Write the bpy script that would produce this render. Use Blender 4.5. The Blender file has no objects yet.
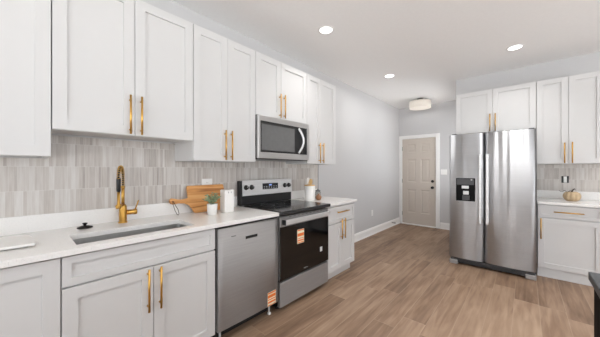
import bpy, bmesh, math, random
from mathutils import Vector, Matrix
random.seed(7)
PI = math.pi
S = bpy.context.scene
COL = S.collection

# ---------------------------------------------------------------- camera
cam_d = bpy.data.cameras.new('camera')
cam_d.sensor_fit = 'HORIZONTAL'; cam_d.sensor_width = 36.0
cam_d.lens = 252.4 / 600 * 36.0
cam_d.shift_y = 1.0 / 600
cam_d.clip_start = 0.02
cam = bpy.data.objects.new('camera', cam_d); COL.objects.link(cam)
cam.location = (2.2916, 0.0, 1.3011)
cam.rotation_euler = (PI/2, 0, 0.7284)
S.camera = cam

# ---------------------------------------------------------------- world, exposure, daylight
w = bpy.data.worlds.new('world'); S.world = w; w.use_nodes = True
wn = w.node_tree
wg = wn.nodes.new('ShaderNodeTexCoord'); wx = wn.nodes.new('ShaderNodeSeparateXYZ'); wr = wn.nodes.new('ShaderNodeValToRGB')
wm = wn.nodes.new('ShaderNodeMapRange'); wm.inputs['From Min'].default_value = -1; wm.inputs['From Max'].default_value = 1
wn.links.new(wg.outputs['Generated'], wx.inputs[0]); wn.links.new(wx.outputs['Z'], wm.inputs['Value']); wn.links.new(wm.outputs[0], wr.inputs[0])
LOWER_GLOW, SKY = 6.6, 3.5          # added glow below the horizon to lift the ceiling; bright overcast sky
wr.color_ramp.elements[0].position = 0.47; wr.color_ramp.elements[0].color = (LOWER_GLOW*0.95, LOWER_GLOW*0.98, LOWER_GLOW, 1)
wr.color_ramp.elements[1].position = 0.53; wr.color_ramp.elements[1].color = (SKY*0.87, SKY*0.93, SKY, 1)
wn.links.new(wr.outputs[0], wn.nodes['Background'].inputs[0])
wn.nodes['Background'].inputs[1].default_value = 1.0
S.view_settings.view_transform = 'Standard'
S.view_settings.look = 'None'
S.view_settings.gamma = 1.0
S.view_settings.exposure = -0.22
S.view_settings.use_curve_mapping = False
S.cycles.max_bounces = 10
S.cycles.diffuse_bounces = 6
S.cycles.sample_clamp_indirect = 6.0
S.cycles.use_denoising = True

def area(name, loc, rot, sx, sy, power, color=(1, 1, 1), shape='RECTANGLE', spread=PI):
    l = bpy.data.lights.new(name, 'AREA'); l.shape = shape
    l.size = sx; l.size_y = sy; l.energy = power; l.color = color; l.spread = spread
    o = bpy.data.objects.new(name, l); COL.objects.link(o)
    o.location = loc; o.rotation_euler = rot
    return o
CEIL = 2.77
X1, Y0, YB, YH, XH = 5.4, -3.4, 4.82, 6.2, 1.44
# daylight through the window openings behind and to the right of the camera
WINS = [(0.35, 1.5), (1.75, 3.3), (3.6, 5.1)]
WZ0, WZ1 = 0.25, 2.45
area('hall_fill_lamp', (XH+0.12, 5.55, 1.6), (0, PI/2, 0), 1.4, 1.0, 5, (0.97, 0.98, 1.0))  # added lamp, out of view, brightening the hall walls
CANS_AND_FILLS = [(0.727, 2.166), (0.701, 3.895), (2.2, 3.991), (2.2, 2.166), (2.2, 0.44), (3.9, 3.9), (3.9, 2.0),
        (3.9, 0.2), (2.2, -1.6), (3.9, -1.6)]  # leading entries are fitted cans, the rest unseen fills added for even brightness
CAN_POWER = 9.0

# ---------------------------------------------------------------- materials
def new_mat(name):
    m = bpy.data.materials.new(name); m.use_nodes = True
    nt = m.node_tree; b = nt.nodes['Principled BSDF']
    return m, nt, b
def srgb(r, g, b):
    f = lambda c: (c/255/12.92) if c/255 <= 0.04045 else ((c/255+0.055)/1.055)**2.4
    return (f(r), f(g), f(b), 1)
def plain(name, col, rough=0.5, metal=0.0, noise=0.0, nscale=30, bump=0.0, spec=0.5, **kw):
    m, nt, b = new_mat(name)
    c = srgb(*col)
    b.inputs['Roughness'].default_value = rough
    b.inputs['Metallic'].default_value = metal
    b.inputs['Specular IOR Level'].default_value = spec
    for k, v in kw.items(): b.inputs[k.replace('_', ' ')].default_value = v
    tc = nt.nodes.new('ShaderNodeTexCoord')
    n = nt.nodes.new('ShaderNodeTexNoise'); n.inputs['Scale'].default_value = nscale
    nt.links.new(tc.outputs['Object'], n.inputs['Vector'])
    r = nt.nodes.new('ShaderNodeValToRGB')
    d = noise
    r.color_ramp.elements[0].position = 0.3; r.color_ramp.elements[1].position = 0.7
    r.color_ramp.elements[0].color = (c[0]*(1-d), c[1]*(1-d), c[2]*(1-d), 1)
    r.color_ramp.elements[1].color = (min(1, c[0]*(1+d)), min(1, c[1]*(1+d)), min(1, c[2]*(1+d)), 1)
    nt.links.new(n.outputs['Fac'], r.inputs['Fac'])
    nt.links.new(r.outputs['Color'], b.inputs['Base Color'])
    if bump:
        bp = nt.nodes.new('ShaderNodeBump'); bp.inputs['Strength'].default_value = bump
        bp.inputs['Distance'].default_value = 0.002
        nt.links.new(n.outputs['Fac'], bp.inputs['Height']); nt.links.new(bp.outputs['Normal'], b.inputs['Normal'])
    return m
M = {}
M['wall'] = plain('wall_paint', (200, 199, 199), 0.85, noise=0.01, nscale=60, bump=0.05, spec=0.2)
M['ceiling'] = plain('ceiling_paint', (246, 245, 244), 0.9, noise=0.01, nscale=40, spec=0.1)
M['white'] = plain('cabinet_paint', (210, 209, 208), 0.42, noise=0.005, nscale=8, spec=0.4)
M['trim'] = plain('trim_paint', (240, 239, 237), 0.4, noise=0.005)
M['door'] = plain('door_paint', (200, 190, 179), 0.5, noise=0.01)
M['black'] = plain('black_plastic', (18, 18, 19), 0.4, noise=0.1)
M['matte_black'] = plain('matte_black', (14, 14, 15), 0.55, noise=0.1, spec=0.15)
M['toe'] = plain('dark_recess', (30, 28, 27), 0.7, noise=0.1)
M['glass_black'] = plain('black_glass', (7, 7, 8), 0.08, noise=0.05, spec=0.5)
M['cooktop'] = plain('cooktop_glass', (22, 22, 24), 0.12, noise=0.05, spec=0.7)
M['micro_glass'] = plain('microwave_window', (96, 96, 96), 0.12, noise=0.03, spec=1.0)
M['ring'] = plain('burner_ring', (95, 95, 97), 0.3, noise=0.05)
M['brass'] = plain('brushed_brass', (212, 166, 88), 0.3, 1.0, noise=0.04, nscale=80)
M['chrome'] = plain('chrome', (225, 225, 226), 0.15, 1.0, noise=0.01)
M['coil'] = plain('dark_spring', (40, 38, 36), 0.35, 0.6, noise=0.1)
M['island'] = plain('island_paint', (9, 9, 10), 0.6, noise=0.1, spec=0.05)
M['island_top'] = plain('dark_stone', (54, 57, 60), 0.35, noise=0.15, nscale=90)
M['plate'] = plain('white_plastic', (236, 235, 232), 0.35, noise=0.005)
M['ceramic'] = plain('white_ceramic', (236, 234, 230), 0.3, noise=0.01)
M['pumpkin'] = plain('pumpkin_skin', (196, 172, 138), 0.6, noise=0.14, nscale=22, bump=0.4)
M['stem'] = plain('pumpkin_stem', (70, 60, 48), 0.8, noise=0.2)
M['brown'] = plain('brown_glaze', (142, 98, 66), 0.4, noise=0.2, nscale=25)
M['soil'] = plain('soil', (50, 40, 32), 0.9, noise=0.3)
M['leaf'] = plain('leaf', (146, 162, 128), 0.6, noise=0.35, nscale=40)
M['leather'] = plain('leather_cord', (52, 40, 30), 0.7, noise=0.2)
M['sticker_white'] = plain('sticker_paper', (240, 232, 205), 0.6, noise=0.02)
M['sticker_orange'] = plain('sticker_orange', (232, 120, 42), 0.6, noise=0.03)
M['knobmetal'] = plain('dark_bronze', (30, 27, 25), 0.35, 0.5, noise=0.1)
M['gap_grey'] = plain('grey_metal_edge', (120, 121, 123), 0.35, 0.8, noise=0.05)
M['spoonwood'] = plain('spoon_wood', (214, 176, 118), 0.6, noise=0.12, nscale=30)
M['display'] = plain('display_panel', (20, 22, 30), 0.12, noise=0.3, nscale=60)
M['silverprint'] = plain('silver_print', (200, 200, 200), 0.4, noise=0.02)
M['disp_grey'] = plain('dispenser_grey', (70, 70, 72), 0.35, noise=0.06)

def glassmat():
    m, nt, b = new_mat('clear_grey_glass')
    b.inputs['Base Color'].default_value = (0.75, 0.76, 0.74, 1)
    b.inputs['Roughness'].default_value = 0.05
    b.inputs['Transmission Weight'].default_value = 0.85
    b.inputs['IOR'].default_value = 1.3
    return m
M['glass'] = glassmat()

def steel(name, col, rough, aniso, axis_scale, amp=0.05, warp=0.0):
    m, nt, b = new_mat(name); L = nt.links
    b.inputs['Metallic'].default_value = 0.75 if name == 'light_steel' else 1.0
    b.inputs['Anisotropic'].default_value = aniso
    tc = nt.nodes.new('ShaderNodeTexCoord'); mp = nt.nodes.new('ShaderNodeMapping')
    mp.inputs['Scale'].default_value = axis_scale
    n = nt.nodes.new('ShaderNodeTexNoise'); n.inputs['Scale'].default_value = 1.0; n.inputs['Detail'].default_value = 3
    L.new(tc.outputs['Object'], mp.inputs['Vector']); L.new(mp.outputs['Vector'], n.inputs['Vector'])
    c = srgb(*col)
    r = nt.nodes.new('ShaderNodeValToRGB')
    r.color_ramp.elements[0].position = 0.3; r.color_ramp.elements[1].position = 0.7
    r.color_ramp.elements[0].color = tuple(v*(1-amp) for v in c[:3])+(1,)
    r.color_ramp.elements[1].color = tuple(min(1, v*(1+amp)) for v in c[:3])+(1,)
    L.new(n.outputs['Fac'], r.inputs['Fac']); L.new(r.outputs['Color'], b.inputs['Base Color'])
    b.inputs['Roughness'].default_value = rough
    t = nt.nodes.new('ShaderNodeTangent'); t.direction_type = 'RADIAL'; t.axis = 'Z'
    b.inputs['Anisotropic Rotation'].default_value = 0.25     # grain runs across, reflections smear upright
    L.new(t.outputs['Tangent'], b.inputs['Tangent'])
    if warp:
        mp2 = nt.nodes.new('ShaderNodeMapping'); mp2.inputs['Scale'].default_value = (9, 9, 0.25)
        n2 = nt.nodes.new('ShaderNodeTexNoise'); n2.inputs['Scale'].default_value = 1.0; n2.inputs['Detail'].default_value = 1
        L.new(tc.outputs['Object'], mp2.inputs['Vector']); L.new(mp2.outputs['Vector'], n2.inputs['Vector'])
        bp = nt.nodes.new('ShaderNodeBump'); bp.inputs['Strength'].default_value = 1.0; bp.inputs['Distance'].default_value = warp
        L.new(n2.outputs['Fac'], bp.inputs['Height']); L.new(bp.outputs['Normal'], b.inputs['Normal'])
    return m
M['steel'] = steel('brushed_steel', (178, 176, 175), 0.68, 0.5, (4, 4, 200))
M['steel_fridge'] = steel('brushed_steel_fridge', (208, 209, 211), 0.56, 0.92, (4, 4, 200), 0.03, 0.02)
M['steel_micro'] = steel('brushed_steel_microwave', (206, 205, 204), 0.4, 0.5, (4, 200, 200), 0.04)
M['steel_light'] = steel('light_steel', (228, 228, 228), 0.42, 0.2, (4, 4, 60))
M['sinksteel'] = steel('sink_steel', (190, 189, 187), 0.42, 0.3, (30, 30, 30))

def mathn(nt, op, a, b=None, c=None):
    n = nt.nodes.new('ShaderNodeMath'); n.operation = op
    for i, v in enumerate((a, b, c)):
        if v is None: continue
        if isinstance(v, (int, float)): n.inputs[i].default_value = v
        else: nt.links.new(v, n.inputs[i])
    return n.outputs[0]

def tile_mat(name, uaxis):
    """thin upright marble tiles, stacked in rows 0.15 m high"""
    m, nt, b = new_mat(name); L = nt.links
    g = nt.nodes.new('ShaderNodeNewGeometry'); sp = nt.nodes.new('ShaderNodeSeparateXYZ')
    L.new(g.outputs['Position'], sp.inputs[0])
    u = sp.outputs[uaxis]; z = sp.outputs['Z']
    zz = mathn(nt, 'DIVIDE', mathn(nt, 'SUBTRACT', z, 1.018), 0.151)
    row = mathn(nt, 'FLOOR', zz)
    uu = mathn(nt, 'ADD', mathn(nt, 'DIVIDE', u, 0.0175), mathn(nt, 'MULTIPLY', row, 0.37))
    # irregular tile widths
    nz = nt.nodes.new('ShaderNodeTexNoise'); nz.noise_dimensions = '2D'; nz.inputs['Scale'].default_value = 1.0
    cb = nt.nodes.new('ShaderNodeCombineXYZ')
    L.new(mathn(nt, 'MULTIPLY', uu, 0.6), cb.inputs[0]); L.new(mathn(nt, 'MULTIPLY', row, 7.3), cb.inputs[1])
    L.new(cb.outputs[0], nz.inputs['Vector'])
    uu = mathn(nt, 'ADD', uu, mathn(nt, 'MULTIPLY', nz.outputs['Fac'], 1.2))
    colm = mathn(nt, 'FLOOR', uu)
    def wn(a, bb, sa=1.0):
        c = nt.nodes.new('ShaderNodeCombineXYZ'); L.new(a, c.inputs[0]); L.new(bb, c.inputs[1])
        n = nt.nodes.new('ShaderNodeTexWhiteNoise'); n.noise_dimensions = '2D'; L.new(c.outputs[0], n.inputs['Vector'])
        return n.outputs['Value']
    r1 = wn(colm, row)
    r2 = wn(mathn(nt, 'FLOOR', mathn(nt, 'DIVIDE', colm, 8.0)), mathn(nt, 'ADD', row, 31.0))
    cc = nt.nodes.new('ShaderNodeCombineXYZ')
    L.new(mathn(nt, 'MULTIPLY', u, 90.0), cc.inputs[0]); L.new(mathn(nt, 'MULTIPLY', z, 7.0), cc.inputs[1])
    st = nt.nodes.new('ShaderNodeTexNoise'); st.inputs['Scale'].default_value = 1.0; st.inputs['Detail'].default_value = 4
    L.new(cc.outputs[0], st.inputs['Vector'])
    v = mathn(nt, 'ADD', mathn(nt, 'MULTIPLY', r1, 0.38), mathn(nt, 'MULTIPLY', r2, 0.22))
    v = mathn(nt, 'ADD', v, mathn(nt, 'MULTIPLY', st.outputs['Fac'], 0.5))
    rp = nt.nodes.new('ShaderNodeValToRGB'); e = rp.color_ramp.elements
    e[0].position = 0.1; e[0].color = srgb(152, 142, 134)
    e[1].position = 0.95; e[1].color = srgb(216, 213, 209)
    e2 = rp.color_ramp.elements.new(0.5); e2.color = srgb(192, 184, 177)
    L.new(v, rp.inputs['Fac'])
    fu = mathn(nt, 'FRACT', uu); fz = mathn(nt, 'FRACT', zz)
    du = mathn(nt, 'MINIMUM', fu, mathn(nt, 'SUBTRACT', 1.0, fu))
    dz = mathn(nt, 'MINIMUM', fz, mathn(nt, 'SUBTRACT', 1.0, fz))
    gu = mathn(nt, 'LESS_THAN', du, 0.035); gz = mathn(nt, 'LESS_THAN', dz, 0.009)
    gr = mathn(nt, 'MAXIMUM', gu, gz)
    mx = nt.nodes.new('ShaderNodeMix'); mx.data_type = 'RGBA'
    L.new(mathn(nt, 'MULTIPLY', gr, 0.7), mx.inputs['Factor'])
    L.new(rp.outputs['Color'], mx.inputs['A']); mx.inputs['B'].default_value = srgb(212, 209, 204)
    L.new(mx.outputs['Result'], b.inputs['Base Color'])
    b.inputs['Roughness'].default_value = 0.35
    bp = nt.nodes.new('ShaderNodeBump'); bp.inputs['Strength'].default_value = 0.3; bp.inputs['Distance'].default_value = 0.001
    L.new(mathn(nt, 'SUBTRACT', 1.0, gr), bp.inputs['Height']); L.new(bp.outputs['Normal'], b.inputs['Normal'])
    return m
M['tile_x'] = tile_mat('marble_strip_tile_left', 'Y')
M['tile_y'] = tile_mat('marble_strip_tile_back', 'X')

def floor_mat():
    m, nt, b = new_mat('oak_plank_floor'); L = nt.links
    g = nt.nodes.new('ShaderNodeNewGeometry'); sp = nt.nodes.new('ShaderNodeSeparateXYZ')
    L.new(g.outputs['Position'], sp.inputs[0]); x = sp.outputs['X']; y = sp.outputs['Y']
    W, LN = 0.18, 1.22
    xs = mathn(nt, 'DIVIDE', mathn(nt, 'ADD', x, 10.03), W); row = mathn(nt, 'FLOOR', xs)
    w1 = nt.nodes.new('ShaderNodeTexWhiteNoise'); w1.noise_dimensions = '1D'; L.new(row, w1.inputs['W'])
    ys = mathn(nt, 'ADD', mathn(nt, 'DIVIDE', y, LN), mathn(nt, 'MULTIPLY', w1.outputs['Value'], 3.0))
    pl = mathn(nt, 'FLOOR', ys)
    c = nt.nodes.new('ShaderNodeCombineXYZ'); L.new(row, c.inputs[0]); L.new(pl, c.inputs[1])
    w2 = nt.nodes.new('ShaderNodeTexWhiteNoise'); w2.noise_dimensions = '2D'; L.new(c.outputs[0], w2.inputs['Vector'])
    # grain, stretched along the plank and shifted per plank
    cg = nt.nodes.new('ShaderNodeCombineXYZ')
    L.new(mathn(nt, 'MULTIPLY', x, 26.0), cg.inputs[0]); L.new(mathn(nt, 'MULTIPLY', y, 2.2), cg.inputs[1])
    L.new(mathn(nt, 'MULTIPLY', w2.outputs['Value'], 40.0), cg.inputs[2])
    n1 = nt.nodes.new('ShaderNodeTexNoise'); n1.inputs['Scale'].default_value = 1.0; n1.inputs['Detail'].default_value = 6
    n1.inputs['Distortion'].default_value = 0.6
    L.new(cg.outputs[0], n1.inputs['Vector'])
    cg2 = nt.nodes.new('ShaderNodeCombineXYZ')
    L.new(mathn(nt, 'MULTIPLY', x, 7.0), cg2.inputs[0]); L.new(mathn(nt, 'MULTIPLY', y, 2.0), cg2.inputs[1])
    L.new(mathn(nt, 'MULTIPLY', w2.outputs['Value'], 20.0), cg2.inputs[2])
    n2 = nt.nodes.new('ShaderNodeTexNoise'); n2.inputs['Scale'].default_value = 1.0; n2.inputs['Detail'].default_value = 2
    L.new(cg2.outputs[0], n2.inputs['Vector'])
    v = mathn(nt, 'ADD', mathn(nt, 'MULTIPLY', w2.outputs['Value'], 0.22), mathn(nt, 'MULTIPLY', n1.outputs['Fac'], 0.6))
    v = mathn(nt, 'ADD', v, mathn(nt, 'MULTIPLY', n2.outputs['Fac'], 0.45))
    rp = nt.nodes.new('ShaderNodeValToRGB'); e = rp.color_ramp.elements
    e[0].position = 0.3; e[0].color = srgb(94, 72, 56)
    e[1].position = 0.9; e[1].color = srgb(170, 145, 122)
    e2 = rp.color_ramp.elements.new(0.6); e2.color = srgb(139, 113, 92)
    L.new(v, rp.inputs['Fac'])
    fx = mathn(nt, 'FRACT', xs); dx = mathn(nt, 'MINIMUM', fx, mathn(nt, 'SUBTRACT', 1.0, fx))
    fy = mathn(nt, 'FRACT', ys); dy = mathn(nt, 'MINIMUM', fy, mathn(nt, 'SUBTRACT', 1.0, fy))
    s = mathn(nt, 'MAXIMUM', mathn(nt, 'LESS_THAN', dx, 0.016), mathn(nt, 'LESS_THAN', dy, 0.0022))
    mx = nt.nodes.new('ShaderNodeMix'); mx.data_type = 'RGBA'
    L.new(mathn(nt, 'MULTIPLY', s, 0.3), mx.inputs['Factor'])
    L.new(rp.outputs['Color'], mx.inputs['A']); mx.inputs['B'].default_value = srgb(182, 162, 141)
    L.new(mx.outputs['Result'], b.inputs['Base Color'])
    b.inputs['Roughness'].default_value = 0.48
    b.inputs['Specular IOR Level'].default_value = 0.35
    bp = nt.nodes.new('ShaderNodeBump'); bp.inputs['Strength'].default_value = 0.15; bp.inputs['Distance'].default_value = 0.002
    L.new(n1.outputs['Fac'], bp.inputs['Height']); L.new(bp.outputs['Normal'], b.inputs['Normal'])
    return m
M['floor'] = floor_mat()

def quartz_mat():
    m, nt, b = new_mat('white_quartz'); L = nt.links
    tc = nt.nodes.new('ShaderNodeTexCoord')
    n = nt.nodes.new('ShaderNodeTexNoise'); n.inputs['Scale'].default_value = 220; L.new(tc.outputs['Object'], n.inputs['Vector'])
    r = nt.nodes.new('ShaderNodeValToRGB'); e = r.color_ramp.elements
    e[0].position = 0.28; e[0].color = srgb(215, 213, 210); e[1].position = 0.4; e[1].color = srgb(238, 236, 233)
    L.new(n.outputs['Fac'], r.inputs['Fac']); L.new(r.outputs['Color'], b.inputs['Base Color'])
    b.inputs['Roughness'].default_value = 0.22
    return m
M['quartz'] = quartz_mat()

def wood_mat():
    m, nt, b = new_mat('acacia_board_wood'); L = nt.links
    tc = nt.nodes.new('ShaderNodeTexCoord'); mp = nt.nodes.new('ShaderNodeMapping')
    mp.inputs['Scale'].default_value = (3, 2, 26)
    L.new(tc.outputs['Object'], mp.inputs['Vector'])
    n = nt.nodes.new('ShaderNodeTexNoise'); n.inputs['Scale'].default_value = 1.0; n.inputs['Detail'].default_value = 5
    n.inputs['Distortion'].default_value = 0.8
    L.new(mp.outputs['Vector'], n.inputs['Vector'])
    r = nt.nodes.new('ShaderNodeValToRGB'); e = r.color_ramp.elements
    e[0].position = 0.3; e[0].color = srgb(160, 98, 50); e[1].position = 0.72; e[1].color = srgb(236, 188, 128)
    e2 = r.color_ramp.elements.new(0.5); e2.color = srgb(212, 150, 86)
    L.new(n.outputs['Fac'], r.inputs['Fac']); L.new(r.outputs['Color'], b.inputs['Base Color'])
    b.inputs['Roughness'].default_value = 0.45
    return m
M['wood'] = wood_mat()

def emit_mat(name, col, s):
    m = bpy.data.materials.new(name); m.use_nodes = True; nt = m.node_tree
    nt.nodes.clear(); o = nt.nodes.new('ShaderNodeOutputMaterial'); e = nt.nodes.new('ShaderNodeEmission')
    e.inputs[0].default_value = (*col, 1); e.inputs[1].default_value = s
    nt.links.new(e.outputs[0], o.inputs[0]); return m
M['lamp'] = emit_mat('lit_lens', (1, 0.985, 0.96), 5.0)
M['lit_digits'] = emit_mat('lit_digits', (0.35, 0.5, 1.0), 1.0)
def shade_mat():
    m, nt, b = new_mat('drum_shade_fabric'); L = nt.links
    b.inputs['Base Color'].default_value = srgb(238, 234, 228); b.inputs['Roughness'].default_value = 0.7
    b.inputs['Transmission Weight'].default_value = 0.0
    tr = nt.nodes.new('ShaderNodeBsdfTranslucent'); tr.inputs[0].default_value = srgb(240, 236, 230)
    mx = nt.nodes.new('ShaderNodeMixShader'); mx.inputs[0].default_value = 0.2
    out = nt.nodes['Material Output']
    L.new(b.outputs[0], mx.inputs[1]); L.new(tr.outputs[0], mx.inputs[2]); L.new(mx.outputs[0], out.inputs[0])
    return m
M['shade'] = shade_mat()

# ---------------------------------------------------------------- helpers
IDT = lambda p: Vector(p)
def leftT(p):  return Vector((p[1], p[0], p[2]))            # (along wall, out from wall, up) on the left wall
def backT(p):  return Vector((p[0], YB - p[1], p[2]))       # the same on the back wall behind the fridge

def box(bm, a, b, T=IDT, bev=0.0, seg=1):
    vs = [bm.verts.new(T((x, y, z))) for x in (a[0], b[0]) for y in (a[1], b[1]) for z in (a[2], b[2])]
    fs = [bm.faces.new([vs[i] for i in q]) for q in ((0, 1, 3, 2), (4, 6, 7, 5), (0, 4, 5, 1), (2, 3, 7, 6), (0, 2, 6, 4), (1, 5, 7, 3))]
    bmesh.ops.recalc_face_normals(bm, faces=fs)
    if bev > 0:
        es = list({e for f in fs for e in f.edges})
        bmesh.ops.bevel(bm, geom=es, offset=bev, segments=seg, profile=0.5, affect='EDGES')
    return bm
def B(a, b, T=IDT, bev=0.0, seg=1):
    return box(bmesh.new(), a, b, T, bev, seg)
def lathe(bm, prof, c=(0, 0, 0), n=32, lob=0, lobamp=0.0, axis='Z', closed=True):
    rings = []
    for r, z in prof:
        ring = []
        for i in range(n):
            a = 2*PI*i/n
            rr = r*(1 - lobamp*(0.5-0.5*math.cos(a*lob))**0.6 if False else 1) if not lob else r*(1 - lobamp*(1-abs(math.sin(a*lob/2)))**1.6)
            p = (rr*math.cos(a), rr*math.sin(a), z)
            if axis == 'X': p = (z, p[0], p[1])
            if axis == 'Y': p = (p[0], z, p[1])
            ring.append(bm.verts.new((c[0]+p[0], c[1]+p[1], c[2]+p[2])))
        rings.append(ring)
    fs = []
    for a, b in zip(rings, rings[1:]):
        for i in range(n):
            f = bm.faces.new((a[i], a[(i+1) % n], b[(i+1) % n], b[i])); f.smooth = True; fs.append(f)
    if closed:
        fs.append(bm.faces.new(rings[0][::-1])); fs.append(bm.faces.new(rings[-1]))
    bmesh.ops.recalc_face_normals(bm, faces=fs)
    return bm
def tube(bm, pts, r, n=10, taper=None):
    pts = [Vector(p) for p in pts]; rings = []
    up = None
    for i, p in enumerate(pts):
        d = (pts[min(i+1, len(pts)-1)] - pts[max(i-1, 0)]).normalized()
        if up is None:
            up = Vector((0, 0, 1)) if abs(d.z) < 0.9 else Vector((1, 0, 0))
        u = (up - d*up.dot(d)).normalized(); up = u; v = d.cross(u)
        rr = r if taper is None else r*taper[i]
        rings.append([bm.verts.new(p + (u*math.cos(2*PI*k/n) + v*math.sin(2*PI*k/n))*rr) for k in range(n)])
    fs = []
    for a, b in zip(rings, rings[1:]):
        for i in range(n):
            f = bm.faces.new((a[i], a[(i+1) % n], b[(i+1) % n], b[i])); f.smooth = True; fs.append(f)
    fs.append(bm.faces.new(rings[0][::-1])); fs.append(bm.faces.new(rings[-1]))
    bmesh.ops.recalc_face_normals(bm, faces=fs)
    return bm
def obj(name, bm, mat, parent=None):
    if parent is not None:
        r = parent
        while r.parent: r = r.parent
        bmesh.ops.translate(bm, verts=bm.verts[:], vec=-Vector(r.location))
    me = bpy.data.meshes.new(name); bm.to_mesh(me); bm.free()
    o = bpy.data.objects.new(name, me); COL.objects.link(o)
    me.materials.append(M[mat] if isinstance(mat, str) else mat)
    if parent is not None: o.parent = parent
    return o
def thing(name, label, cat, loc, group=None):
    o = bpy.data.objects.new(name, None); COL.objects.link(o)
    o.empty_display_size = 0.05; o.location = loc
    o['label'] = label; o['category'] = cat
    if group: o['group'] = group
    return o
def tag(o, label, cat, group=None):
    # a thing that is one mesh: put its origin at its base centre
    me = o.data
    xs = [v.co for v in me.vertices]
    c = Vector(((min(v.x for v in xs)+max(v.x for v in xs))/2, (min(v.y for v in xs)+max(v.y for v in xs))/2, min(v.z for v in xs)))
    me.transform(Matrix.Translation(-c)); o.location = c
    o['label'] = label; o['category'] = cat
    if group: o['group'] = group
    return o
def struct(name, bm, mat, parent=None):
    o = obj(name, bm, mat, parent)
    if parent is None: o['kind'] = 'structure'
    return o

def shaker(u0, u1, z0, z1, n, T, t=0.019, st=0.06, rec=0.012):
    """a shaker door or drawer front: flat frame, stepped recessed panel"""
    bm = bmesh.new(); g = 0.0016
    u0 += g; u1 -= g; z0 += g; z1 -= g; ch = 0.0015
    def ring(i, nn): return [bm.verts.new(T(p)) for p in ((u0+i, nn, z0+i), (u1-i, nn, z0+i), (u1-i, nn, z1-i), (u0+i, nn, z1-i))]
    rs = [ring(0, n-t), ring(0, n-ch), ring(ch, n), ring(st, n), ring(st+0.001, n-rec)]
    fs = [bm.faces.new(rs[0][::-1]), bm.faces.new(rs[-1])]
    for a, b in zip(rs, rs[1:]):
        for i in range(4): fs.append(bm.faces.new((a[i], a[(i+1) % 4], b[(i+1) % 4], b[i])))
    bmesh.ops.recalc_face_normals(bm, faces=fs)
    return bm
def pull(u, z0, z1, n, T, vertical=True, r=0.0065):
    """bar pull on two posts; (u, z0..z1) upright or (z0..z1 along the wall) at height u"""
    bm = bmesh.new(); so = 0.030
    if vertical:
        tube(bm, [T((u, n+so, z0)), T((u, n+so, z1))], r, 12)
        for z in (z0+0.03, z1-0.03): tube(bm, [T((u, n-0.001, z)), T((u, n+so, z))], r*0.8, 8)
    else:
        tube(bm, [T((z0, n+so, u)), T((z1, n+so, u))], r, 12)
        for z in (z0+0.03, z1-0.03): tube(bm, [T((z, n-0.001, u)), T((z, n+so, u))], r*0.8, 8)
    return bm

# ---------------------------------------------------------------- the room
TH = 0.12
struct('floor', B((-TH, Y0-TH, -0.1), (X1+TH, YH+TH, 0)), 'floor')
struct('ceiling', B((-TH, Y0-TH, CEIL), (X1+TH, YH+TH, CEIL+0.1)), 'ceiling')
struct('wall_left', B((-TH, Y0-TH, 0), (0, YH+TH, CEIL)), 'wall')
struct('wall_back', B((XH, YB, 0), (X1+TH, YB+TH, CEIL)), 'wall')
bm = bmesh.new()
for y0, y1, z0, z1 in ((YB+TH, 5.05, 0, CEIL), (6.05, YH, 0, CEIL), (5.05, 6.05, 0, 0.9), (5.05, 6.05, 2.3, CEIL)): box(bm, (XH, y0, z0), (XH+TH, y1, z1))  # gap in this unseen wall added to let the hall fill through
struct('wall_hall_right', bm, 'wall')
# hall end wall with the door opening
DX0, DX1, DZ = 0.062, 0.815, 2.035
bm = bmesh.new()
box(bm, (0, YH, DZ), (XH+TH, YH+TH, CEIL)); box(bm, (0, YH, 0), (DX0-0.012, YH+TH, DZ)); box(bm, (DX1+0.012, YH, 0), (XH+TH, YH+TH, DZ))
struct('wall_hall_end', bm, 'wall')
# right wall and front wall (behind the camera) with window openings
bm = bmesh.new()
box(bm, (X1, Y0, 0), (X1+TH, YB, WZ0)); box(bm, (X1, Y0, WZ1), (X1+TH, YB, CEIL))
for a, b in ((Y0, -2.6), (-0.9, -0.5), (1.1, 1.5), (3.3, YB)): box(bm, (X1, a, WZ0), (X1+TH, b, WZ1))
struct('wall_right', bm, 'wall')
bm = bmesh.new()
box(bm, (0, Y0-TH, 0), (X1, Y0, WZ0)); box(bm, (0, Y0-TH, WZ1), (X1, Y0, CEIL))
e = [0] + [v for p in WINS for v in p] + [X1]
for a, b in zip(e[::2], e[1::2]): box(bm, (a, Y0-TH, WZ0), (b, Y0, WZ1))
struct('wall_front', bm, 'wall')

def base_prof(p0, p1, inward, h=0.14, t=0.016):
    """baseboard with a moulded cap and a shoe strip along the wall line p0-p1"""
    bm = bmesh.new(); n = Vector(inward)
    pr = [(0, 0), (t+0.012, 0), (t+0.010, 0.016), (t, 0.02), (t, h-0.03), (t-0.005, h-0.022), (t-0.006, h-0.006), (t-0.012, h), (0, h)]
    A = [bm.verts.new(Vector(p0) + n*a + Vector((0, 0, b))) for a, b in pr]
    Bv = [bm.verts.new(Vector(p1) + n*a + Vector((0, 0, b))) for a, b in pr]
    fs = [bm.faces.new(A), bm.faces.new(Bv[::-1])]
    for i in range(len(pr)): fs.append(bm.faces.new((A[i], Bv[i], Bv[(i+1) % len(pr)], A[(i+1) % len(pr)])))
    bmesh.ops.recalc_face_normals(bm, faces=fs); return bm
struct('baseboard_left', base_prof((0, 2.962, 0), (0, YH, 0), (1, 0, 0)), 'trim')
struct('baseboard_hall_end', base_prof((DX1+0.085, YH, 0), (XH, YH, 0), (0, -1, 0)), 'trim')
struct('baseboard_hall_right', base_prof((XH, YB, 0), (XH, YH-0.03, 0), (-1, 0, 0)), 'trim')
struct('baseboard_back', base_prof((3.56, YB, 0), (X1, YB, 0), (0, -1, 0)), 'trim')

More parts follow.
